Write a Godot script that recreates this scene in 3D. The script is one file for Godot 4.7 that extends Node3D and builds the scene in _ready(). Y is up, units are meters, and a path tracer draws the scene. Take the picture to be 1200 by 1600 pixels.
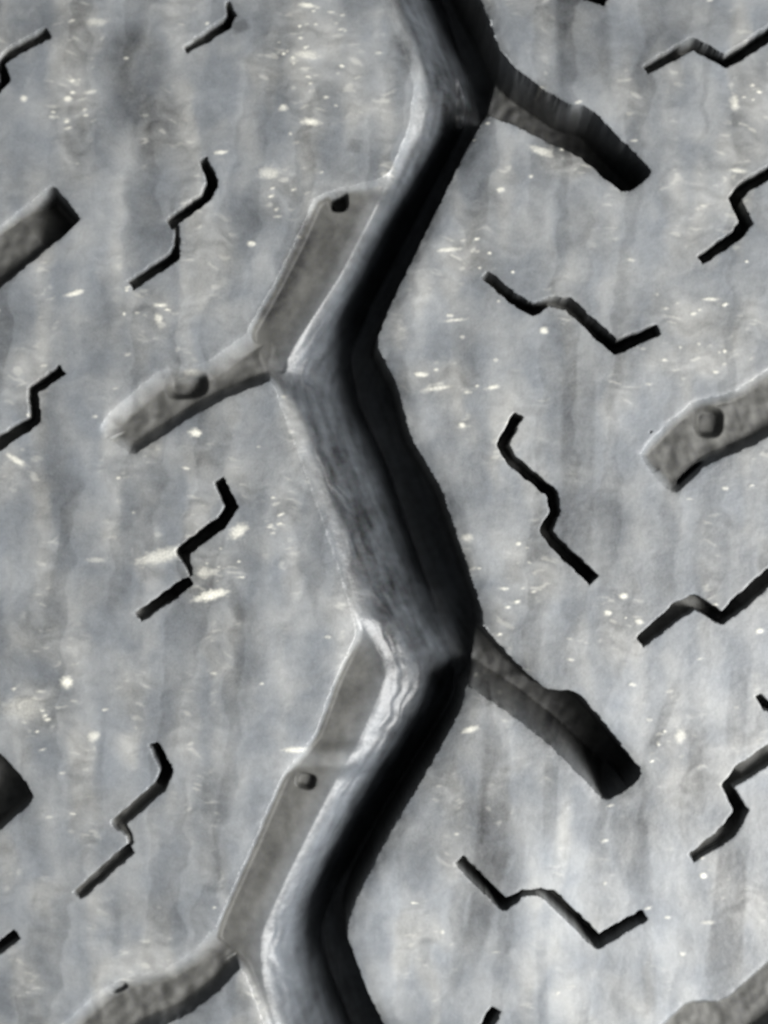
extends Node3D
# A close view, straight down, on the top of a dusty truck tyre: zigzag tread groove, blind lateral grooves and sipes.
# The tread is one sampled relief (0.125 mm step) cut into its parts along the rims of the grooves and sipes.

const R := 330.0            # tyre radius, mm
const CROWN := 500.0        # radius of the tread across its width, mm
const CAM := 260.0          # camera height over the tread, mm
const PPM := 16.0           # tread sampling units per mm (u, v are in 1/16 mm)
const G := 2.0              # sampling step, in those units
const X0 := -150.0
const Y0 := -180.0
const NX := 751
const NY := 982
const CENTER_Y := 0.3295    # axle height, m

var SD := PackedFloat32Array()      # signed distance to the nearest sipe or lateral groove
var SF := PackedInt32Array()        # which one
var SDEP := PackedFloat32Array()    # its depth there, mm
var PIT := PackedFloat32Array()     # extra depth of the small pits, mm
var PITID := PackedInt32Array()
var BAND := PackedFloat32Array()     # darker rubbed bands and smudges, and some shade painted in the grooves
var SCUFFED := PackedFloat32Array()  # where the face is scuffed across
var PALE := PackedFloat32Array()     # paler marks, and painted sheen and light
var SW := PackedFloat32Array()       # width of the wall of the nearest sipe or lateral groove
var WW: Array[float] = []           # wall width per feature
var LIP: Array[float] = []
var feature_name: Array[String] = []
var rowLL := PackedFloat32Array()
var rowCL := PackedFloat32Array()
var rowFL := PackedFloat32Array()
var rowRL := PackedFloat32Array()
var rowLD := PackedFloat32Array()
var rowFD := PackedFloat32Array()
var scuff_glint_at: Array = []
var tire: Node3D

func _ready():
	setup_view()
	build_ground()
	tire = Node3D.new()
	tire.name = "tire"
	tire.set_meta("label", "dusty worn black rubber tyre with a deep zigzag tread groove and wavy sipes")
	tire.set_meta("category", "tire")
	add_child(tire)
	build_tread()
	build_body()

func setup_view():
	var cam := Camera3D.new()
	cam.name = "camera"
	cam.fov = rad_to_deg(2.0 * atan(50.0 / CAM))
	cam.near = 0.01
	cam.far = 500.0
	var top := CENTER_Y + R * 0.001
	cam.look_at_from_position(Vector3(0, top + CAM * 0.001, 0), Vector3(0, top, 0), Vector3(0, 0, -1))
	var lens := CameraAttributesPhysical.new()
	lens.frustum_focal_length = 12.0 / tan(deg_to_rad(cam.fov) * 0.5)
	lens.frustum_focus_distance = (CAM - 18.0) * 0.001
	lens.exposure_aperture = 20.0
	cam.attributes = lens
	add_child(cam)
	cam.current = true
	var sky_m := ProceduralSkyMaterial.new()
	sky_m.sky_top_color = Color(0.71, 0.735, 0.76)
	sky_m.sky_horizon_color = Color(0.74, 0.76, 0.78)
	sky_m.ground_horizon_color = Color(0.45, 0.45, 0.44)
	sky_m.ground_bottom_color = Color(0.25, 0.25, 0.24)
	sky_m.sky_curve = 0.2
	sky_m.sky_energy_multiplier = 0.37
	sky_m.ground_energy_multiplier = 0.37
	var sky := Sky.new()
	sky.sky_material = sky_m
	var env := Environment.new()
	env.background_mode = Environment.BG_SKY
	env.sky = sky
	env.tonemap_mode = Environment.TONE_MAPPER_LINEAR
	env.tonemap_exposure = 2.7
	env.sdfgi_enabled = true
	env.ssao_enabled = true
	env.ssil_enabled = true
	var we := WorldEnvironment.new()
	we.name = "world_environment"
	we.environment = env
	add_child(we)
	var sun := DirectionalLight3D.new()
	sun.name = "sun"
	sun.light_energy = 1.2
	sun.light_angular_distance = 28.0
	sun.light_color = Color(1.0, 0.995, 0.985)
	sun.shadow_enabled = true
	add_child(sun)
	sun.look_at_from_position(Vector3(0.70, 0.64, 0.33), Vector3.ZERO, Vector3.UP)

# ---------------------------------------------------------------- materials
func noise_tex(freq: float, seed_: int, size: int, normal: bool, oct := 4) -> NoiseTexture2D:
	var n := FastNoiseLite.new()
	n.noise_type = FastNoiseLite.TYPE_SIMPLEX_SMOOTH
	n.seed = seed_
	n.frequency = freq
	n.fractal_octaves = oct
	var t := NoiseTexture2D.new()
	t.width = size
	t.height = size
	t.seamless = true
	t.noise = n
	t.as_normal_map = normal
	if normal:
		t.bump_strength = 6.0
	return t

func rubber(rough: float, bump: float) -> StandardMaterial3D:
	var m := StandardMaterial3D.new()
	m.vertex_color_use_as_albedo = true
	m.roughness = rough
	m.metallic_specular = 0.5
	m.normal_enabled = true
	m.normal_texture = noise_tex(0.03, 11, 512, true)
	m.normal_scale = bump
	m.uv1_triplanar = true
	m.uv1_scale = Vector3(55, 55, 55)
	return m

# ---------------------------------------------------------------- where a spot seen in the photograph lies on the tread
func W(p: Vector2, depth := 0.0) -> Vector2:
	var dx := (p.x - 600.0) / PPM
	var dy := (800.0 - p.y) / PPM
	var s := dy
	for k in 4:
		var sag := R - sqrt(R * R - s * s) + depth
		s = dy * (1.0 + sag / CAM)
	var sg := R - sqrt(R * R - s * s) + depth
	return Vector2(600.0 + dx * (1.0 + sg / CAM) * PPM, 800.0 - R * asin(s / R) * PPM)

func new_feature(called: String, wall: float, lip: float) -> int:
	feature_name.append(called)
	WW.append(wall)
	LIP.append(lip)
	return feature_name.size() - 1

# pts: x, y, half width, depth for each bend of the sipe
func sipe(pts: Array, wall := 2.5):
	var f := new_feature("sipe", wall, 4.0)
	var n := pts.size()
	for k in n - 1:
		var a := W(Vector2(pts[k][0], pts[k][1]))
		var b := W(Vector2(pts[k + 1][0], pts[k + 1][1]))
		var wa: float = pts[k][2]
		var wb: float = pts[k + 1][2]
		var da: float = pts[k][3]
		var db: float = pts[k + 1][3]
		var ab := b - a
		var ln := ab.length()
		var dir := ab / ln
		var m := maxf(wa, wb) + 16.0
		var i0 := maxi(0, int((minf(a.x, b.x) - m - X0) / G))
		var i1 := mini(NX - 1, int((maxf(a.x, b.x) + m - X0) / G))
		var j0 := maxi(0, int((minf(a.y, b.y) - m - Y0) / G))
		var j1 := mini(NY - 1, int((maxf(a.y, b.y) + m - Y0) / G))
		for j in range(j0, j1 + 1):
			for i in range(i0, i1 + 1):
				var q := Vector2(X0 + i * G, Y0 + j * G) - a
				var al := q.dot(dir)
				var t := clampf(al / ln, 0.0, 1.0)
				var d := (q - ab * t).length() - lerpf(wa, wb, t)
				if k == 0:
					d = maxf(d, -al - 4.0)
				if k == n - 2:
					d = maxf(d, al - ln - 4.0)
				var c := j * NX + i
				if d < SD[c]:
					SD[c] = d
					SF[c] = f
					SDEP[c] = lerpf(da, db, t)
					SW[c] = wall

func lateral(outline: Array, depth_a: float, depth_b: float, from: Vector2, to: Vector2, wall: float, wall_low: float, lip := 9.0, rounds := 1):
	var f := new_feature("lateral_groove", wall, lip)
	var p := PackedVector2Array()
	for o in outline:
		p.append(W(Vector2(o[0], o[1])))
	for r in rounds:
		var q := PackedVector2Array()
		for k in p.size():
			var a := p[k]
			var b := p[(k + 1) % p.size()]
			var cut := minf(0.25, 9.0 / (b - a).length())
			q.append(a.lerp(b, cut))
			q.append(a.lerp(b, 1.0 - cut))
		p = q
	var lo := p[0]
	var hi := p[0]
	for v in p:
		lo = lo.min(v)
		hi = hi.max(v)
	var n := p.size()
	var wa := W(from)
	var axis := W(to) - wa
	var i0 := maxi(0, int((lo.x - 18 - X0) / G))
	var i1 := mini(NX - 1, int((hi.x + 18 - X0) / G))
	var j0 := maxi(0, int((lo.y - 18 - Y0) / G))
	var j1 := mini(NY - 1, int((hi.y + 18 - Y0) / G))
	for j in range(j0, j1 + 1):
		for i in range(i0, i1 + 1):
			var q := Vector2(X0 + i * G, Y0 + j * G)
			var best := 1e9
			for k in n:
				var a := p[k]
				var e := p[(k + 1) % n] - a
				var w := q - a
				best = minf(best, (w - e * clampf(w.dot(e) / e.length_squared(), 0.0, 1.0)).length_squared())
			var d := sqrt(best)
			if Geometry2D.is_point_in_polygon(q, p):
				d = -d
			elif d > 18.0:
				continue
			var c := j * NX + i
			if d < SD[c]:
				SD[c] = d
				SF[c] = f
				SDEP[c] = lerpf(depth_a, depth_b, clampf((q - wa).dot(axis) / axis.length_squared(), 0.0, 1.0))
				SW[c] = wall_low if axis.cross(q - wa) > 0.0 else wall

func pit(x: float, y: float, rx: float, ry: float, turn: float, depth: float, id: int):
	var c0 := W(Vector2(x, y), 2.0)
	var m := maxf(rx, ry) * 1.6
	for j in range(maxi(0, int((c0.y - m - Y0) / G)), mini(NY - 1, int((c0.y + m - Y0) / G))):
		for i in range(maxi(0, int((c0.x - m - X0) / G)), mini(NX - 1, int((c0.x + m - X0) / G))):
			var q := (Vector2(X0 + i * G, Y0 + j * G) - c0).rotated(-turn)
			var r := pow(pow(absf(q.x) / rx, 3.0) + pow(absf(q.y) / ry, 3.0), 1.0 / 3.0)
			if r < 1.25:
				var c := j * NX + i
				PIT[c] = maxf(PIT[c], depth * (1.0 - smoothstep(0.7, 1.2, r)))
				if r < 1.0:
					PITID[c] = id

# a band of wear, or of painted shade or sheen: along pts (x, y, half width), darker by amount, with soft edges
func band(pts: Array, amount: float, soft: float):
	for k in pts.size() - 1:
		var a := W(Vector2(pts[k][0], pts[k][1]))
		var ab := W(Vector2(pts[k + 1][0], pts[k + 1][1])) - a
		var m := maxf(pts[k][2], pts[k + 1][2]) * (1.0 + soft) + 3.0
		for j in range(maxi(0, int((minf(a.y, a.y + ab.y) - m - Y0) / G)), mini(NY - 1, int((maxf(a.y, a.y + ab.y) + m - Y0) / G) + 1)):
			for i in range(maxi(0, int((minf(a.x, a.x + ab.x) - m - X0) / G)), mini(NX - 1, int((maxf(a.x, a.x + ab.x) + m - X0) / G) + 1)):
				var q := Vector2(X0 + i * G, Y0 + j * G) - a
				var t := clampf(q.dot(ab) / ab.length_squared(), 0.0, 1.0)
				var hw := lerpf(pts[k][2], pts[k + 1][2], t)
				var r := (q - ab * t).length() / hw
				var along := (k + t) / (pts.size() - 1.0)
				if r < 1.0 + soft:
					var v := amount * smoothstep(-0.08, 0.2, along) * smoothstep(1.08, 0.8, along) * (1.0 - smoothstep(1.0 - soft, 1.0 + soft, r))
					var c := j * NX + i
					if amount > 0.0:
						BAND[c] = maxf(BAND[c], v)
					else:
						PALE[c] = minf(PALE[c], v)

func row_curve(pts: Array, depth: float, smooth: int) -> PackedFloat32Array:
	var p: Array[Vector2] = []
	for o in pts:
		p.append(W(Vector2(o[0], o[1]), depth))
	return row_values(p, smooth)

func row_values(p: Array[Vector2], smooth: int) -> PackedFloat32Array:
	var out := PackedFloat32Array()
	out.resize(NY)
	for j in NY:
		var y := Y0 + j * G
		var k := 0
		while k < p.size() - 2 and p[k + 1].y < y:
			k += 1
		out[j] = lerpf(p[k].x, p[k + 1].x, (y - p[k].y) / (p[k + 1].y - p[k].y))
	for pass_ in 2:
		var s := out.duplicate()
		for j in NY:
			var sum := 0.0
			var cnt := 0
			for q in range(maxi(0, j - smooth), mini(NY - 1, j + smooth) + 1):
				sum += s[q]
				cnt += 1
			out[j] = sum / cnt
	return out

func lay_out_pattern():
	var nv := NX * NY
	SD.resize(nv); SD.fill(1000.0)
	SF.resize(nv); SF.fill(-1)
	SDEP.resize(nv)
	PIT.resize(nv)
	BAND.resize(nv)
	PALE.resize(nv)
	SW.resize(nv)
	SCUFFED.resize(nv)
	PITID.resize(nv); PITID.fill(-1)
	# the zigzag groove, down the tread: left rim, top of the sloping wall, foot of that wall, right rim
	rowLL = row_curve([[520, -260], [560, -90], [588, -20], [623, 60], [648, 130], [638, 200], [603, 284], [550, 290], [497, 298], [470, 360], [430, 440], [385, 520], [402, 575], [424, 594], [436, 622], [470, 720], [500, 800], [545, 940], [558, 990], [525, 1060], [492, 1150], [440, 1215], [400, 1310], [342, 1440], [330, 1480], [378, 1512], [398, 1560], [422, 1630], [460, 1740], [500, 1860]], 0.0, 5)
	rowCL = row_curve([[520, -260], [560, -90], [590, -20], [625, 60], [650, 130], [640, 200], [602, 290], [530, 430], [458, 540], [432, 592], [470, 715], [503, 800], [548, 940], [575, 990], [606, 1050], [570, 1140], [520, 1230], [450, 1370], [405, 1470], [410, 1540], [440, 1630], [470, 1740], [510, 1860]], 1.0, 8)
	rowFL = row_curve([[600, -260], [650, -110], [695, -20], [730, 100], [736, 160], [716, 210], [664, 300], [586, 450], [545, 550], [562, 630], [604, 720], [646, 850], [684, 960], [708, 1040], [706, 1090], [656, 1180], [580, 1310], [514, 1430], [500, 1480], [522, 1560], [552, 1630], [570, 1740], [600, 1860]], 11.0, 8)
	rowRL = row_curve([[670, -260], [720, -60], [757, 10], [785, 90], [768, 165], [742, 208], [700, 290], [612, 470], [586, 535], [620, 600], [640, 680], [688, 760], [725, 870], [755, 960], [745, 1050], [722, 1080], [703, 1115], [640, 1240], [552, 1415], [540, 1460], [578, 1560], [612, 1630], [650, 1740], [690, 1860]], 0.0, 5)
	rowLD = row_values([Vector2(0.3, -200), Vector2(0.3, 270), Vector2(1.0, 292), Vector2(1.7, 306), Vector2(1.9, 400), Vector2(1.5, 580), Vector2(0.6, 630), Vector2(0.3, 660), Vector2(0.3, 970), Vector2(1.5, 1030), Vector2(1.5, 1160), Vector2(0.95, 1182), Vector2(0.95, 1200), Vector2(1.7, 1222), Vector2(1.8, 1480), Vector2(1.2, 1560), Vector2(0.3, 1640), Vector2(0.3, 1860)], 2)
	for j in NY:    # x of those pairs is the depth of the ledge; the pairs were interpolated over y
		rowLD[j] = maxf(rowLD[j], 0.0)
	rowFD = row_values([Vector2(11, -200), Vector2(11, 60), Vector2(7.0, 140), Vector2(7.0, 200), Vector2(11, 290), Vector2(11, 900), Vector2(10, 1000), Vector2(7.0, 1050), Vector2(7.0, 1110), Vector2(11, 1190), Vector2(11, 1860)], 22)
	# sipes
	sipe([[-70, 175, 9, 4], [-8, 130, 9, 5], [4, 118, 9, 5], [-3, 92, 7, 4], [12, 76, 9, 1.3], [70, 47, 10, 1.5]])
	sipe([[292, 74, 6, 0.6], [318, 58, 9, 1.1], [352, 36, 9, 2], [360, 24, 8, 4], [356, 4, 4, 0.5]])
	sipe([[318, 250, 7, 3], [332, 283, 9, 5], [320, 307, 9, 4], [266, 347, 9, 1.2]])
	sipe([[275, 352, 4, 0.5], [276, 382, 5, 1.2], [272, 398, 9, 3.0], [206, 442, 9, 1.1]])
	sipe([[92, 578, 9, 3], [48, 608, 8, 3], [52, 655, 9, 2.5], [-40, 712, 13, 1.2]])
	sipe([[342, 752, 9, 4.5], [361, 792, 10, 5.5], [346, 815, 10, 5], [283, 862, 10, 4], [294, 884, 4, 1.0], [297, 898, 3, 0.5]])
	sipe([[295, 909, 8, 4], [270, 926, 10, 4], [218, 963, 9, 0.9]])
	sipe([[241, 1166, 8, 4], [260, 1206, 10, 5.5], [248, 1232, 10, 1.3], [184, 1288, 10, 1.0], [200, 1306, 5, 0.5], [203, 1318, 4, 0.4]])
	sipe([[202, 1330, 9, 1.6], [180, 1348, 10, 1.0], [121, 1401, 9, 0.8]])
	sipe([[-60, 1530, 9, 3], [22, 1468, 9, 4]])
	sipe([[1012, 105, 8, 1.4], [1060, 76, 10, 2], [1085, 63, 10, 4], [1135, 90, 10, 4.5], [1160, 76, 11, 3.5], [1240, 20, 12, 3]])
	sipe([[1098, 402, 8, 2], [1155, 362, 10, 3.5], [1168, 344, 10, 5], [1150, 306, 9, 5], [1165, 287, 10, 4], [1240, 243, 11, 3]])
	sipe([[760, 430, 8, 5], [800, 464, 9, 5], [832, 484, 9, 4], [858, 470, 7, 2.2], [888, 474, 10, 5], [962, 542, 11, 5.5], [1026, 515, 9, 3]])
	sipe([[808, 651, 8, 5], [785, 695, 9, 5.5], [798, 718, 9, 5], [862, 770, 9, 5.5], [868, 798, 8, 5], [852, 830, 9, 5.5], [872, 853, 10, 5.5], [926, 905, 10, 5.5]])
	sipe([[1003, 1003, 10, 1.6], [1060, 955, 13, 2.0], [1087, 941, 12, 2.4], [1130, 967, 9, 4.0], [1160, 942, 12, 2.4], [1240, 872, 13, 2.4]])
	sipe([[1085, 1342, 8, 0.9], [1140, 1304, 13, 1.4], [1161, 1272, 11, 4], [1138, 1232, 8, 3], [1160, 1212, 14, 1.3], [1250, 1152, 15, 1.3]])
	sipe([[720, 1346, 9, 5.5], [750, 1378, 10, 5.5], [788, 1414, 10, 5], [816, 1397, 5, 1.5], [840, 1394, 5, 3], [862, 1402, 11, 5.5], [934, 1474, 11, 5.5], [1005, 1434, 10, 3.2]])
	sipe([[700, 1690, 10, 4], [738, 1640, 10, 4], [774, 1580, 10, 4.5]])
	sipe([[870, -40, 10, 4.5], [912, -14, 9, 5], [944, -2, 9, 5]])
	sipe([[1190, 1092, 6, 4], [1200, 1106, 8, 4.5], [1240, 1122, 9, 4]])
	# blind lateral grooves; those on the left and at the right edge are shallow
	lateral([[700, -20], [762, 20], [772, 62], [802, 104], [850, 138], [884, 160], [922, 165], [955, 200], [1019, 262], [1012, 278], [976, 301], [955, 285], [902, 240], [862, 224], [800, 193], [755, 178], [700, 190]], 7.4, 8.5, Vector2(760, 110), Vector2(995, 282), 14.0, 16.0)
	lateral([[690, 920], [757, 980], [800, 1030], [850, 1077], [902, 1081], [940, 1125], [1004, 1207], [996, 1226], [946, 1255], [915, 1222], [860, 1165], [800, 1118], [728, 1068], [690, 1080]], 7.4, 8.5, Vector2(745, 1030), Vector2(978, 1228), 10.0, 32.0, 16.0)
	lateral([[460, 470], [385, 520], [330, 562], [308, 571], [256, 575], [225, 596], [158, 656], [156, 680], [186, 697], [205, 712], [240, 690], [300, 650], [345, 625], [424, 594], [470, 600]], 1.5, 0.9, Vector2(420, 560), Vector2(180, 680), 18.0, 26.0)
	lateral([[400, 1400], [342, 1446], [300, 1490], [250, 1521], [192, 1530], [150, 1556], [60, 1640], [130, 1690], [230, 1615], [290, 1590], [345, 1548], [382, 1506], [420, 1480]], 1.5, 1.1, Vector2(380, 1490), Vector2(120, 1640), 18.0, 26.0)
	lateral([[-120, 440], [-60, 390], [0, 347], [78, 286], [84, 290], [124, 336], [122, 344], [60, 395], [14, 432], [-60, 490]], 1.2, 5.0, Vector2(48, 358), Vector2(92, 322), 7.0, 7.0)
	lateral([[-110, 1260], [-60, 1180], [-5, 1180], [10, 1192], [50, 1243], [48, 1256], [0, 1300], [-70, 1350]], 4.0, 4.5, Vector2(-60, 1280), Vector2(40, 1245), 7.0, 7.0)
	lateral([[1330, 510], [1260, 545], [1200, 578], [1150, 612], [1090, 624], [1050, 655], [1001, 706], [1006, 720], [1046, 769], [1062, 768], [1108, 724], [1150, 708], [1190, 690], [1260, 650], [1330, 610]], 1.9, 1.0, Vector2(1260, 600), Vector2(1020, 740), 16.0, 12.0)
	lateral([[1330, 1420], [1260, 1470], [1200, 1512], [1132, 1570], [1075, 1568], [1035, 1605], [970, 1680], [1010, 1750], [1100, 1690], [1200, 1620], [1330, 1530]], 1.9, 1.1, Vector2(1260, 1500), Vector2(1020, 1690), 16.0, 12.0)
	band([[190, 30, 20], [215, 90, 50], [230, 160, 50], [270, 210, 26]], 0.40, 0.5)
	band([[372, 30, 12], [380, 50, 13]], 0.35, 0.5)
	band([[1150, 1310, 22], [1132, 1540, 30]], 0.42, 0.15)
	band([[1160, 1040, 14], [1150, 1170, 16]], 0.3, 0.2)
	band([[862, 1180, 12], [858, 1320, 10]], 0.25, 0.2)
	band([[985, 1270, 34], [990, 1400, 16]], 0.2, 0.3)
	band([[845, 1460, 8], [850, 1610, 8]], 0.25, 0.3)
	band([[1012, 1480, 14], [1020, 1600, 8]], 0.22, 0.3)
	band([[505, 900, 14], [440, 1000, 10]], 0.12, 0.4)
	band([[340, 1180, 20], [330, 1400, 24]], 0.15, 0.25)
	band([[90, 560, 24], [70, 1000, 34]], 0.12, 0.4)
	band([[776, 1120, 18], [772, 1330, 28], [732, 1520, 12]], 0.42, 0.3)
	band([[905, -60, 40], [915, 150, 44]], 0.36, 0.2)
	band([[722, 505, 18], [736, 610, 12]], 0.20, 0.6)
	band([[905, 560, 26], [900, 900, 26]], 0.26, 0.2)
	band([[1015, 1080, 34], [960, 1190, 20]], -0.12, 0.4)
	band([[1065, 1060, 10], [1015, 1180, 7]], 0.3, 0.3)
	band([[395, 640, 20], [390, 1000, 26], [392, 1150, 20]], 0.12, 0.4)
	band([[558, 215, 10], [552, 240, 12]], 0.30, 0.5)
	band([[425, 60, 14], [432, 150, 14]], 0.18, 0.5)
	band([[860, 1290, 60], [880, 1620, 80]], -0.48, 0.5)  # brighter lit lower face painted in, this and the next two bands
	band([[660, 1330, 50], [640, 1600, 50]], -0.4, 0.5)
	band([[1010, 1330, 60], [1040, 1640, 60]], -0.4, 0.5)
	band([[610, 1060, 14], [565, 1170, 22], [500, 1290, 28], [440, 1420, 28], [428, 1500, 28], [460, 1640, 24]], -0.9, 0.9)  # bright sheen of the lower sloping wall, painted into its colour
	band([[606, 300, 14], [560, 400, 16], [505, 500, 16], [465, 570, 16]], -0.35, 0.8)  # painted sheen along the upper sloping wall
	band([[490, 650, 40], [550, 830, 44], [610, 960, 36], [640, 1040, 30]], 0.42, 0.7)  # painted shade on the middle wall, which faces away from the sun
	band([[690, 80, 30], [725, 150, 44], [722, 200, 34]], 0.55, 0.8)  # painted shade where the upper lateral groove joins
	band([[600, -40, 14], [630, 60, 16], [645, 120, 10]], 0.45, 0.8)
	band([[690, 1050, 30], [715, 1080, 26]], 0.5, 0.8)  # painted shade at the lower junction
	band([[840, -40, 90], [850, 60, 60]], 0.10, 0.7)
	band([[60, -60, 60], [90, 240, 50], [60, 300, 40]], 0.06, 0.8)
	for m in [[485, 90, 75, 170], [440, 300, 50, 60], [235, 490, 60, 60], [690, 590, 90, 40], [720, 400, 70, 50], [1175, 190, 50, 90], [60, 1110, 80, 60], [110, 170, 60, 70], [890, 250, 60, 40], [1090, 500, 80, 50], [440, 800, 40, 60], [830, 900, 60, 80], [960, 980, 40, 90], [1050, 1150, 60, 60], [1080, 560, 90, 40], [330, 900, 70, 60]]:
		var c0 := W(Vector2(m[0], m[1]))
		for j in range(maxi(0, int((c0.y - m[3] - Y0) / G)), mini(NY - 1, int((c0.y + m[3] - Y0) / G))):
			for i in range(maxi(0, int((c0.x - m[2] - X0) / G)), mini(NX - 1, int((c0.x + m[2] - X0) / G))):
				var q := Vector2((X0 + i * G - c0.x) / m[2], (Y0 + j * G - c0.y) / m[3])
				SCUFFED[j * NX + i] = maxf(SCUFFED[j * NX + i], 1.0 - smoothstep(0.3, 1.0, q.length()))
	band([[1110, 1010, 40], [1180, 1260, 60]], -0.25, 0.6)
	band([[1010, 1000, 12], [960, 1140, 26], [930, 1180, 20]], -0.2, 0.2)
	band([[110, 1180, 90], [220, 1450, 110]], -0.10, 0.8)
	band([[760, 120, 30], [880, 200, 34], [985, 272, 30]], 0.6, 0.6)  # shade painted along the floor of the upper deep lateral groove
	band([[735, 1030, 30], [860, 1125, 36], [970, 1225, 30]], 0.6, 0.6)  # same painted shade in the lower deep lateral groove
	band([[505, 420, 22], [540, 340, 16]], 0.25, 0.9)
	band([[430, 1300, 20], [400, 1390, 22]], 0.22, 0.9)
	band([[560, 1060, 16], [530, 1120, 16]], 0.3, 0.9)
	pit(529, 312, 13, 15, 0.0, 2.4, 0)
	pit(478, 1222, 14, 12, 0.2, 0.9, 1)
	pit(292, 600, 30, 20, -0.1, 1.3, 2)
	pit(1108, 658, 21, 22, 0.1, 1.1, 3)
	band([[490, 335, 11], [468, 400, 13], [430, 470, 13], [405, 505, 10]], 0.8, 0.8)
	band([[512, 1110, 8], [498, 1150, 7]], 0.35, 0.7)
	band([[540, 1060, 6], [566, 1020, 6]], 0.3, 0.7)
	band([[330, 1450, 8], [395, 1330, 8], [430, 1260, 7]], 0.2, 0.8)
	pit(1080, 742, 26, 9, -0.72, 2.4, -1)
	pit(222, 706, 18, 6, -0.5, 0.8, -1)
	pit(185, 1545, 14, 9, -0.4, 0.7, -1)

func build_tread():
	lay_out_pattern()
	# pale scuffs: x, y, half length, half height, strength
	scuff_glint_at = [[330, 930, 34, 9, 1.0, -0.25], [255, 868, 52, 14, 0.6, -0.25], [372, 830, 20, 12, 0.8, -0.6], [318, 895, 14, 12, 0.5, 0.0], [150, 30, 22, 8, 0.4, 0], [102, 1068, 12, 12, 1.0, 0.3], [30, 1110, 44, 24, 0.28, 0.0], [305, 676, 12, 8, 1.0, 0.0], [1064, 1152, 10, 15, 0.6, 0.2], [145, 1152, 12, 10, 0.7, -0.3], [22, 718, 22, 6, 0.8, 0.5], [34, 148, 8, 6, 0.8, 0.0], [104, 150, 9, 5, 1.0, 0.0], [140, 140, 14, 4, 0.5, -0.2], [115, 456, 18, 5, 1.0, -0.25], [345, 237, 13, 4, 0.9, -0.1], [392, 380, 9, 5, 0.9, 0.0], [250, 476, 14, 4, 0.8, 0.0], [247, 496, 8, 9, 0.7, 0.0], [480, 8, 16, 5, 0.9, 0.1], [485, 190, 19, 7, 0.9, 0.1], [480, 85, 22, 9, 0.5, 0.1], [442, 168, 9, 7, 0.7, 0], [700, 390, 24, 4, 0.7, -0.1], [782, 296, 8, 5, 0.8, 0], [710, 500, 22, 3, 0.6, -0.1], [658, 585, 14, 5, 0.9, 0], [685, 606, 26, 4, 0.7, -0.1], [770, 605, 14, 4, 0.8, -0.2], [722, 664, 7, 5, 0.9, 0.4], [850, 516, 9, 6, 1.0, 0], [730, 840, 12, 7, 0.6, 0], [788, 920, 10, 3, 0.7, 0], [1112, 465, 16, 3, 0.8, 0], [975, 932, 8, 6, 1.0, 0], [950, 958, 8, 5, 0.9, 0], [1000, 972, 8, 6, 0.8, 0], [1190, 988, 8, 5, 0.9, 0], [1100, 1372, 7, 6, 1.0, 0], [735, 1140, 16, 6, 0.8, -0.3], [150, 875, 20, 5, 0.3, 0], [1150, 155, 9, 16, 0.6, 0], [1155, 262, 18, 4, 0.7, 0.1], [845, 235, 24, 8, 0.6, 0.35], [300, 580, 20, 6, 0.4, 0], [540, 1240, 14, 4, 0.6, 0], [1068, 1495, 6, 4, 0.7, 0], [1108, 1446, 14, 4, 0.5, 0], [460, 1172, 22, 6, 0.8, 0.0], [420, 270, 20, 12, 0.5, 0]]
	var nv := NX * NY
	var px := PackedFloat32Array(); px.resize(nv)
	var py := PackedFloat32Array(); py.resize(nv)
	var ph := PackedFloat32Array(); ph.resize(nv)
	var col := PackedColorArray(); col.resize(nv)
	var ud := PackedFloat32Array(); ud.resize(nv)        # signed distance to the nearest rim of any kind
	var rimh := PackedFloat32Array(); rimh.resize(nv)
	var scuff_glint := PackedFloat32Array(); scuff_glint.resize(nv)
	var rg := RandomNumberGenerator.new()
	rg.seed = 5
	for k in 110:
		scuff_glint_at.append([rg.randf_range(-150, 1350), rg.randf_range(-180, 1780), rg.randf_range(3, 9), rg.randf_range(1.8, 3.6), rg.randf_range(0.15, 0.75), rg.randf_range(-0.3, 0.15)])
	var more := 0
	while more < 170:      # small glints painted as pale spots, mostly where the face is scuffed
		var gx := rg.randf_range(-150, 1350)
		var gy := rg.randf_range(-180, 1780)
		var gc := clampi(int((gy - Y0) / G), 0, NY - 1) * NX + clampi(int((gx - X0) / G), 0, NX - 1)
		if (SCUFFED[gc] > 0.25 and (gx < 620.0 or rg.randf() < 0.45)) or rg.randf() < 0.02:
			scuff_glint_at.append([gx, gy, rg.randf_range(3.0, 7.5), rg.randf_range(1.8, 3.2), rg.randf_range(0.3, 1.0), rg.randf_range(-0.35, 0.15)])
			more += 1
	var sn := FastNoiseLite.new()
	sn.frequency = 1.0
	sn.seed = 21
	sn.fractal_octaves = 2
	for s in scuff_glint_at:
		var c0 := W(Vector2(s[0], s[1]))
		var sx: float = s[2]
		var sy: float = s[3]
		var m := maxf(sx, sy) * 1.5
		for j in range(maxi(0, int((c0.y - m - Y0) / G)), mini(NY - 1, int((c0.y + m - Y0) / G) + 1)):
			for i in range(maxi(0, int((c0.x - m - X0) / G)), mini(NX - 1, int((c0.x + m - X0) / G) + 1)):
				var q := (Vector2(X0 + i * G, Y0 + j * G) - c0).rotated(-s[5])
				var r := sqrt(q.x * q.x / (sx * sx) + q.y * q.y / (sy * sy))
				if r < 1.5:
					scuff_glint[j * NX + i] = maxf(scuff_glint[j * NX + i], s[4] * (1.0 - smoothstep(0.25, 1.1, r * (1.0 + 0.32 * sn.get_noise_2d((X0 + i * G) * 0.08, (Y0 + j * G) * 0.14)))))
	var nz := FastNoiseLite.new()
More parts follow.
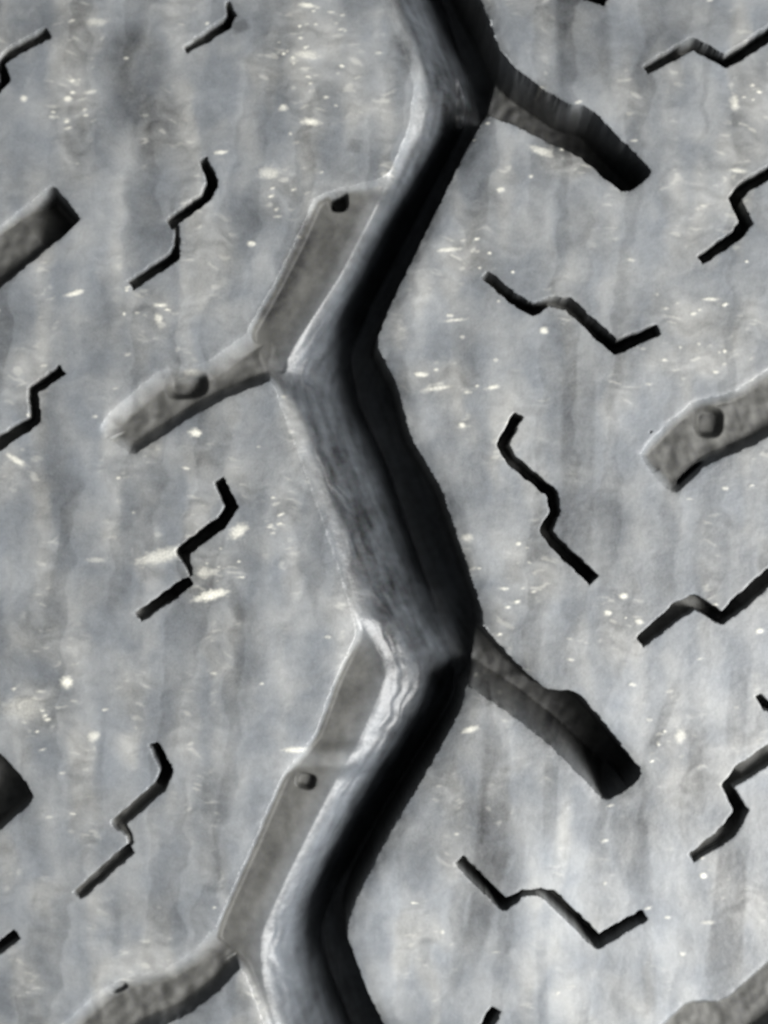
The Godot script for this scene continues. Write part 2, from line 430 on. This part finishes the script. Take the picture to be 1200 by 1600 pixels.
	nz.noise_type = FastNoiseLite.TYPE_SIMPLEX_SMOOTH
	nz.fractal_octaves = 2
	nz.frequency = 1.0
	nz.seed = 3
	var nf := FastNoiseLite.new()
	nf.noise_type = FastNoiseLite.TYPE_SIMPLEX
	nf.fractal_type = FastNoiseLite.FRACTAL_NONE
	nf.frequency = 1.0
	nf.seed = 8
	var blue := Color(0.108, 0.117, 0.127)  # rubber tinted with the sky reflection
	var warm := Color(0.158, 0.160, 0.156)
	var pale := Color(0.52, 0.51, 0.45)
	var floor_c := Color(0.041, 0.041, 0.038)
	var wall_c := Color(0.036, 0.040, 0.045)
	for j in NY:
		var y := Y0 + j * G
		var ja := maxi(0, j - 3)
		var jb := mini(NY - 1, j + 3)
		var sl := (rowLL[jb] - rowLL[ja]) / ((jb - ja) * G)
		var sr := (rowRL[jb] - rowRL[ja]) / ((jb - ja) * G)
		var cl := 1.0 / sqrt(1.0 + sl * sl)
		var cr := 1.0 / sqrt(1.0 + sr * sr)
		var LL := rowLL[j]
		var CL := maxf(rowCL[j], LL + 2.0)
		var FL := maxf(rowFL[j], CL + 20.0)
		var RL := maxf(rowRL[j], FL + 14.0)
		var LD := rowLD[j]
		var FD := rowFD[j]
		var lipR := 0.42 + 0.2 * nf.get_noise_2d(77.0, y * 0.008)
		var lipL := lerpf(0.03, 0.10, smoothstep(650.0, 1000.0, y))
		for i in NX:
			var x := X0 + i * G
			var c := j * NX + i
			var rag0 := nf.get_noise_2d(x * 0.04, y * 0.04) * 1.3 + nf.get_noise_2d(x * 0.15, y * 0.15) * 0.3
			var swell := nz.get_noise_2d(x * 0.006, y * 0.0035)
			var warp := nz.get_noise_2d(x * 0.012 + 300.0, y * 0.012) * 14.0
			var patch := nz.get_noise_2d((x + warp) * 0.012 + 40.0, (y + warp * 1.5) * 0.009)
			var streak := nz.get_noise_2d((x + warp * 0.2) * 0.016 + 90.0, y * 0.0020)
			var polish := smoothstep(0.10, 0.24, nz.get_noise_2d(x * 0.011 + warp * 0.012 + 700.0 + y * 0.001, y * 0.0012))
			var blot := nz.get_noise_2d((x + warp) * 0.007 + 900.0, (y - warp) * 0.005)
			var cluster := smoothstep(-0.05, 0.55, nz.get_noise_2d((x + warp) * 0.009 + 500.0, y * 0.0042) + 0.35 * streak) * 0.75
			cluster = maxf(cluster, SCUFFED[c])
			var fleck := nz.get_noise_2d((x + warp) * 0.026 + 7.0, (y + warp) * 0.075)
			fleck = maxf(0.0, fleck) * (0.6 + 1.2 * nf.get_noise_2d(x * 0.02 + 31.0, y * 0.03)) * 1.8
			var hatch := nz.get_noise_2d(x * 0.012 + 70.0, (y + 2.0 * warp) * 0.035)
			var grain := nf.get_noise_2d(x * 0.27, y * 0.27)
			var mott := nz.get_noise_2d((x + warp) * 0.05 + 200.0, y * 0.06)
			var h := swell * 0.05 + patch * 0.006 + mott * 0.004 + grain * 0.002 + fleck * 0.002
			var hb := h
			var dleft := -2000.0
			var dright := -2000.0
			var inside := 0.0            # 0 on the tread face, 1 well down in a groove
			var d := SD[c]
			var dmin := 1000.0
			if d < 20.0:
				d += rag0 * clampf(1.0 + d / 5.0, 0.0, 1.0)
				dmin = d
				var f := SF[c]
				var lp := LIP[f]
				if d < lp:
					if d > 0.0:
						h -= lp * 0.006 * (1.0 - d / lp) * (1.0 - d / lp)
					else:
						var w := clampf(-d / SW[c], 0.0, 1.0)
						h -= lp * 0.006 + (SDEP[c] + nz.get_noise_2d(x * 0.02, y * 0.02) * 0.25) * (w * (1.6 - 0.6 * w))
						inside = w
			if x > LL - 34.0 and x < RL + 40.0:
				var dl := (x - LL) * cl
				var dr := (RL - x) * cr
				dl += rag0 * 0.9 * clampf(1.0 - dl / 6.0, 0.0, 1.0)
				dr += rag0 * 0.9 * clampf(1.0 - dr / 6.0, 0.0, 1.0)
				var dg := -minf(dl, dr)
				dmin = minf(dmin, dg)
				if dl < dr:
					dleft = dg
				else:
					dright = dg
				var lw := 30.0 if dr < dl else 20.0
				if dg < lw:
					if dg > 0.0:
						h = minf(h, hb - (lipR if dr < dl else lipL) * (1.0 - dg / lw) * (1.0 - dg / lw))
					else:
						var hg := 0.0
						var le := 1.0 - clampf(dl / 12.0, 0.0, 1.0)
						var strand := nz.get_noise_2d((x - CL) * 0.04 + warp * 0.05, y * 0.009)
						if x < CL:
							hg = LD * (1.0 - le * le) + nz.get_noise_2d(x * 0.016, y * 0.012) * 0.10 * smoothstep(0.0, 30.0, CL - x)
						elif x < FL:
							var t := (x - CL) / (FL - CL)
							hg = lerpf(LD, FD, t * (0.20 + 0.80 * t)) - LD * le * le + strand * 0.14 * minf(1.0, 4.0 * t)
						else:
							hg = FD + strand * 0.08
						hg = minf(hg, FD * minf(dr / 9.0, 1.0) * (1.5 - 0.5 * minf(dr / 9.0, 1.0))) + lerpf(lipR, lipL, smoothstep(-40.0, 40.0, dr - dl))
						h = minf(h, -hg)
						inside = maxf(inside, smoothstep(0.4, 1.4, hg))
			rimh[c] = hb - (lipL if dmin == dleft else lipR if dmin == dright else LIP[SF[c]] * 0.006 if SF[c] >= 0 else 0.0)
			h -= PIT[c] * smoothstep(0.15, 0.7, inside)
			var sc := scuff_glint[c]
			h += sc * 0.03 * (1.0 - inside)
			ph[c] = h
			ud[c] = dmin
			px[c] = x
			py[c] = y
			# colour: grey rubber with the blue sky reflection painted in, warm dust in patches and streaks along the running direction
			var dust := clampf(0.25 + patch * 0.45 + streak * 0.25 + cluster * 0.55, 0.0, 1.0)
			var k := blue.lerp(warm, dust)
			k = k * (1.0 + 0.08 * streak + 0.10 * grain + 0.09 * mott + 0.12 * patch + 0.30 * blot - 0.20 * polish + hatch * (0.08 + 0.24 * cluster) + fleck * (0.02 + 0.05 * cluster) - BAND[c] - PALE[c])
			k = k.lerp(pale, smoothstep(0.6, 1.2, fleck) * 0.2 * cluster)
			k = k.lerp(pale, sc * (0.75 + 0.25 * grain))
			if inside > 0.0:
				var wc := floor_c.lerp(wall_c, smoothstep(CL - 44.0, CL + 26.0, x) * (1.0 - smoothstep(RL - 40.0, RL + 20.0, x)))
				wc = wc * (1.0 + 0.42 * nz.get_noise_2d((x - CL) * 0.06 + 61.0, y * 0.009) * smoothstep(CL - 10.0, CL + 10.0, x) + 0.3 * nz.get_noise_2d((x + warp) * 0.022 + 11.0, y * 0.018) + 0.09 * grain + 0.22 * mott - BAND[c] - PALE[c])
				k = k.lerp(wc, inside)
			col[c] = Color(k.r, k.g, k.b, 1.0)
	# bring the samples next to a rim onto it, so that the parts meet in a clean line
	for j in range(1, NY - 1):
		for i in range(1, NX - 1):
			var c := j * NX + i
			var d := ud[c]
			if absf(d) < 1.0:
				var gx := (ud[c + 1] - ud[c - 1]) / (2.0 * G)
				var gy := (ud[c + NX] - ud[c - NX]) / (2.0 * G)
				var g2 := gx * gx + gy * gy
				if g2 > 0.3 and g2 < 3.0:
					px[c] -= d * gx / g2
					ph[c] = rimh[c]
					py[c] -= d * gy / g2
	var pos := PackedVector3Array(); pos.resize(nv)
	for c in nv:
		var th := (800.0 - py[c]) / PPM / R
		var ux := (px[c] - 600.0) / PPM
		var r := (R + ph[c] - ux * ux / (2.0 * CROWN)) * 0.001
		pos[c] = Vector3((px[c] - 600.0) / PPM * 0.001, CENTER_Y + r * cos(th), -r * sin(th))
	var nor := PackedVector3Array(); nor.resize(nv)
	for j in NY:
		var ju := maxi(0, j - 1) * NX
		var jd := mini(NY - 1, j + 1) * NX
		for i in NX:
			var a := pos[j * NX + mini(NX - 1, i + 1)] - pos[j * NX + maxi(0, i - 1)]
			var b := pos[jd + i] - pos[ju + i]
			nor[j * NX + i] = b.cross(a).normalized()
	# which part each cell belongs to
	var nfeat := feature_name.size()
	const RIB_A := 0
	const RIB_B := 1
	const FLOOR := 2
	const WALL := 3
	const BAR := 4          # three tie bars
	const PITS := 7         # four pits
	const FEAT := 11
	var cells: Array = []
	for k in FEAT + nfeat:
		cells.append(PackedInt32Array())
	for j in NY - 1:
		var LL := rowLL[j]
		var CL := maxf(rowCL[j], LL + 2.0)
		var FL := maxf(rowFL[j], CL + 20.0)
		var RL := maxf(rowRL[j], FL + 14.0)
		var y := Y0 + j * G
		for i in NX - 1:
			var c := j * NX + i
			var s := ud[c] + ud[c + 1] + ud[c + NX] + ud[c + NX + 1]
			var x := X0 + (i + 0.5) * G
			var p := RIB_A if x < (LL + RL) * 0.5 else RIB_B
			if s < 0.0:
				var main := x > LL - 3.0 and x < RL + 3.0 and (SF[c] < 0 or SD[c] > -1.0 or (x > CL and x < RL))
				if PITID[c] >= 0:
					p = PITS + PITID[c]
				elif main:
					p = FLOOR if x > FL else WALL
					if x < CL and LL + 6.0 < CL:
						if y < 610.0:
							p = BAR
						elif y > 985.0 and y < 1195.0:
							p = BAR + 1
						elif y >= 1195.0 and y < 1600.0:
							p = BAR + 2
				elif SF[c] >= 0:
					p = FEAT + SF[c]
			cells[p].append(c)
	var face := rubber(0.46, 0.10)
	var deep := rubber(0.72, 0.10)
	var slick := rubber(0.48, 0.25)
	var owner_ := PackedInt32Array(); owner_.resize(nv); owner_.fill(-1)
	var remap := PackedInt32Array(); remap.resize(nv)
	var made := {}
	for p in cells.size():
		var list: PackedInt32Array = cells[p]
		if list.is_empty():
			continue
		var v := PackedVector3Array()
		var n := PackedVector3Array()
		var cc := PackedColorArray()
		var idx := PackedInt32Array()
		idx.resize(list.size() * 6)
		var w := 0
		var cnt := 0
		for c in list:
			for q in [c, c + 1, c + NX, c + NX + 1]:
				if owner_[q] != p:
					owner_[q] = p
					remap[q] = cnt
					cnt += 1
					v.append(pos[q])
					n.append(nor[q])
					cc.append(col[q])
			var a := remap[c]
			var b := remap[c + 1]
			var e := remap[c + NX]
			var f := remap[c + NX + 1]
			if absf(ph[c] - ph[c + NX + 1]) < absf(ph[c + 1] - ph[c + NX]):
				idx[w] = a; idx[w + 1] = b; idx[w + 2] = f; idx[w + 3] = a; idx[w + 4] = f; idx[w + 5] = e
			else:
				idx[w] = a; idx[w + 1] = b; idx[w + 2] = e; idx[w + 3] = b; idx[w + 4] = f; idx[w + 5] = e
			w += 6
		var arr := []
		arr.resize(Mesh.ARRAY_MAX)
		arr[Mesh.ARRAY_VERTEX] = v
		arr[Mesh.ARRAY_NORMAL] = n
		arr[Mesh.ARRAY_COLOR] = cc
		arr[Mesh.ARRAY_INDEX] = idx
		var am := ArrayMesh.new()
		am.add_surface_from_arrays(Mesh.PRIMITIVE_TRIANGLES, arr)
		am.surface_set_material(0, face if p < 2 else slick if p == WALL else deep)
		var o := MeshInstance3D.new()
		o.mesh = am
		var parent: Node = tire
		if p < 2:
			o.name = "tread_rib"
		elif p == FLOOR:
			o.name = "main_groove"
		elif p == WALL:
			o.name = "groove_wall"
			parent = made[FLOOR]
		elif p < PITS:
			o.name = "tie_bar"
			parent = made[FLOOR]
		elif p < FEAT:
			o.name = "pit"
			parent = made[FLOOR]
		else:
			o.name = feature_name[p - FEAT]
		if p >= PITS and p < FEAT:
			made[p] = o                     # joined to its groove below
			continue
		o.name = numbered(o.name)
		parent.add_child(o, true)
		made[p] = o
	var homes := [BAR, BAR + 2, -1, -1]
	for q in 4:
		if not made.has(PITS + q):
			continue
		var home: Node = made[FLOOR]
		if q >= 2:
			for k in nfeat:
				if feature_name[k] == "lateral_groove" and made.has(FEAT + k):
					var bb: AABB = (made[FEAT + k] as MeshInstance3D).mesh.get_aabb()
					var pb: AABB = (made[PITS + q] as MeshInstance3D).mesh.get_aabb()
					if bb.grow(0.0005).encloses(pb):
						home = made[FEAT + k]
		var o: MeshInstance3D = made[PITS + q]
		o.name = numbered("pit")
		home.add_child(o, true)

var taken := {}
func numbered(called: String) -> String:
	var k: int = taken.get(called, -1) + 1
	taken[called] = k
	return called if k == 0 else "%s_%03d" % [called, k]

# ---------------------------------------------------------------- the rest of the tyre, round from the part in view
func ring_depth(x: float, y: float) -> float:
	var k := floorf((y - 100.0) / 900.0)
	var drift := clampf(k, -2.0, 2.0) * -25.0
	var j := clampi(int((y - k * 900.0 - Y0) / G), 0, NY - 1)
	var out := 0.0
	for g in [-1.0, 0.0, 1.0]:
		var q: float = x - drift - 850.0 * g
		var LL := rowLL[j]
		var CL := maxf(rowCL[j], LL + 2.0)
		var FL := maxf(rowFL[j], CL + 20.0)
		var RL := maxf(rowRL[j], FL + 14.0)
		if q > LL and q < RL:
			var hg: float = rowLD[j]
			if q > FL:
				hg = rowFD[j]
			elif q > CL:
				hg = lerpf(rowLD[j], rowFD[j], (q - CL) / (FL - CL))
			out = maxf(out, hg * minf(1.0, (RL - q) / 10.0))
	if absf(x - 600.0) > 1180.0 and fposmod(y + 0.25 * absf(x - 600.0), 450.0) < 80.0:
		out = maxf(out, 8.0)
	return out

func build_body():
	var us: Array[float] = []
	var du := 46.875 / 37.0
	for k in range(-83, 84):
		us.append(k * du)
	var top := (800.0 - Y0) / PPM / R
	var arc := (NY - 1) * G / PPM / R
	var th: Array[float] = []
	for k in 98:
		th.append(top - arc * k / 98.0)
	for k in 1560:
		th.append(top - arc - (TAU - arc) * k / 1560.0)
	var nu := us.size()
	var nt := th.size()
	var v := PackedVector3Array(); v.resize(nu * nt)
	var col := PackedColorArray(); col.resize(nu * nt)
	var nz := FastNoiseLite.new()
	nz.frequency = 1.0
	nz.seed = 4
	for t in nt:
		var ang := wrapf(th[t], -PI, PI)
		var y := 800.0 - ang * R * PPM
		for u in nu:
			var x := 600.0 + us[u] * PPM
			var dep := ring_depth(x, y)
			var rr := (R - dep - us[u] * us[u] / (2.0 * CROWN)) * 0.001
			v[t * nu + u] = Vector3(us[u] * 0.001, CENTER_Y + rr * cos(ang), -rr * sin(ang))
			var k := Color(0.130, 0.137, 0.143) * (1.0 + 0.2 * nz.get_noise_2d(x * 0.012, y * 0.003))
			k = k.lerp(Color(0.050, 0.053, 0.055), smoothstep(0.5, 2.0, dep))
			col[t * nu + u] = Color(k.r, k.g, k.b, 1.0)
	var idx := PackedInt32Array()
	for t in nt:
		var t2 := (t + 1) % nt
		for u in nu - 1:
			if t < 98 and us[u] > -46.9 and us[u + 1] < 46.9:
				continue
			var a := t * nu + u
			var b := t2 * nu + u
			idx.append_array(PackedInt32Array([a, a + 1, b + 1, a, b + 1, b]))
	add_ring("tread_band", v, col, idx, rubber(0.5, 0.2))
	# sidewalls and the inner lining, turned round the axle: across, radius (mm)
	var edge := 83.0 * du
	var er := R - edge * edge / (2.0 * CROWN)
	for s in [-1.0, 1.0]:
		turned("sidewall", [[edge, er], [edge + 3.0, er - 4.0], [edge + 8.0, er - 18.0], [edge + 14.0, er - 40.0], [edge + 16.0, er - 62.0], [edge + 12.0, er - 84.0], [edge + 4.0, er - 100.0], [edge - 6.0, er - 108.0], [edge - 12.0, er - 116.0], [edge - 24.0, er - 116.0], [edge - 22.0, er - 104.0]], s)
	turned("inner_lining", [[-edge + 22.0, er - 104.0], [-edge + 2.0, er - 70.0], [-edge + 2.0, er - 40.0], [-edge + 16.0, er - 24.0], [-edge + 40.0, er - 18.0], [0.0, er - 14.0], [edge - 40.0, er - 18.0], [edge - 16.0, er - 24.0], [edge - 2.0, er - 40.0], [edge - 2.0, er - 70.0], [edge - 22.0, er - 104.0]], 1.0)

func turned(called: String, prof: Array, side: float):
	var n := prof.size()
	var m := 160
	var v := PackedVector3Array()
	var col := PackedColorArray()
	for k in m:
		var a := TAU * k / m
		for p in prof:
			v.append(Vector3(side * p[0] * 0.001, CENTER_Y + p[1] * 0.001 * cos(a), -p[1] * 0.001 * sin(a)))
			col.append(Color(0.035, 0.036, 0.037))
	var idx := PackedInt32Array()
	for k in m:
		for q in n - 1:
			var a := k * n + q
			var b := ((k + 1) % m) * n + q
			if side > 0.0:
				idx.append_array(PackedInt32Array([a, b + 1, a + 1, a, b, b + 1]))
			else:
				idx.append_array(PackedInt32Array([a, a + 1, b + 1, a, b + 1, b]))
	add_ring(called, v, col, idx, rubber(0.6, 0.2))

func add_ring(called: String, v: PackedVector3Array, col: PackedColorArray, idx: PackedInt32Array, m: Material):
	var nor := PackedVector3Array()
	nor.resize(v.size())
	for k in range(0, idx.size(), 3):
		var a := v[idx[k]]
		var nn := (v[idx[k + 2]] - a).cross(v[idx[k + 1]] - a)
		for q in 3:
			nor[idx[k + q]] += nn
	for k in nor.size():
		nor[k] = nor[k].normalized()
	var arr := []
	arr.resize(Mesh.ARRAY_MAX)
	arr[Mesh.ARRAY_VERTEX] = v
	arr[Mesh.ARRAY_NORMAL] = nor
	arr[Mesh.ARRAY_COLOR] = col
	arr[Mesh.ARRAY_INDEX] = idx
	var am := ArrayMesh.new()
	am.add_surface_from_arrays(Mesh.PRIMITIVE_TRIANGLES, arr)
	am.surface_set_material(0, m)
	var o := MeshInstance3D.new()
	o.name = numbered(called)
	o.mesh = am
	tire.add_child(o, true)

func build_ground():
	var g := MeshInstance3D.new()
	g.name = "ground"
	var pm := PlaneMesh.new()
	pm.size = Vector2(400, 400)
	g.mesh = pm
	var m := StandardMaterial3D.new()
	m.albedo_color = Color(0.30, 0.30, 0.29)
	m.roughness = 0.95
	m.albedo_texture = noise_tex(0.05, 31, 512, false)
	m.uv1_scale = Vector3(900, 900, 900)
	g.material_override = m
	g.set_meta("kind", "structure")
	g.set_meta("label", "grey asphalt ground under the tyre")
	add_child(g)
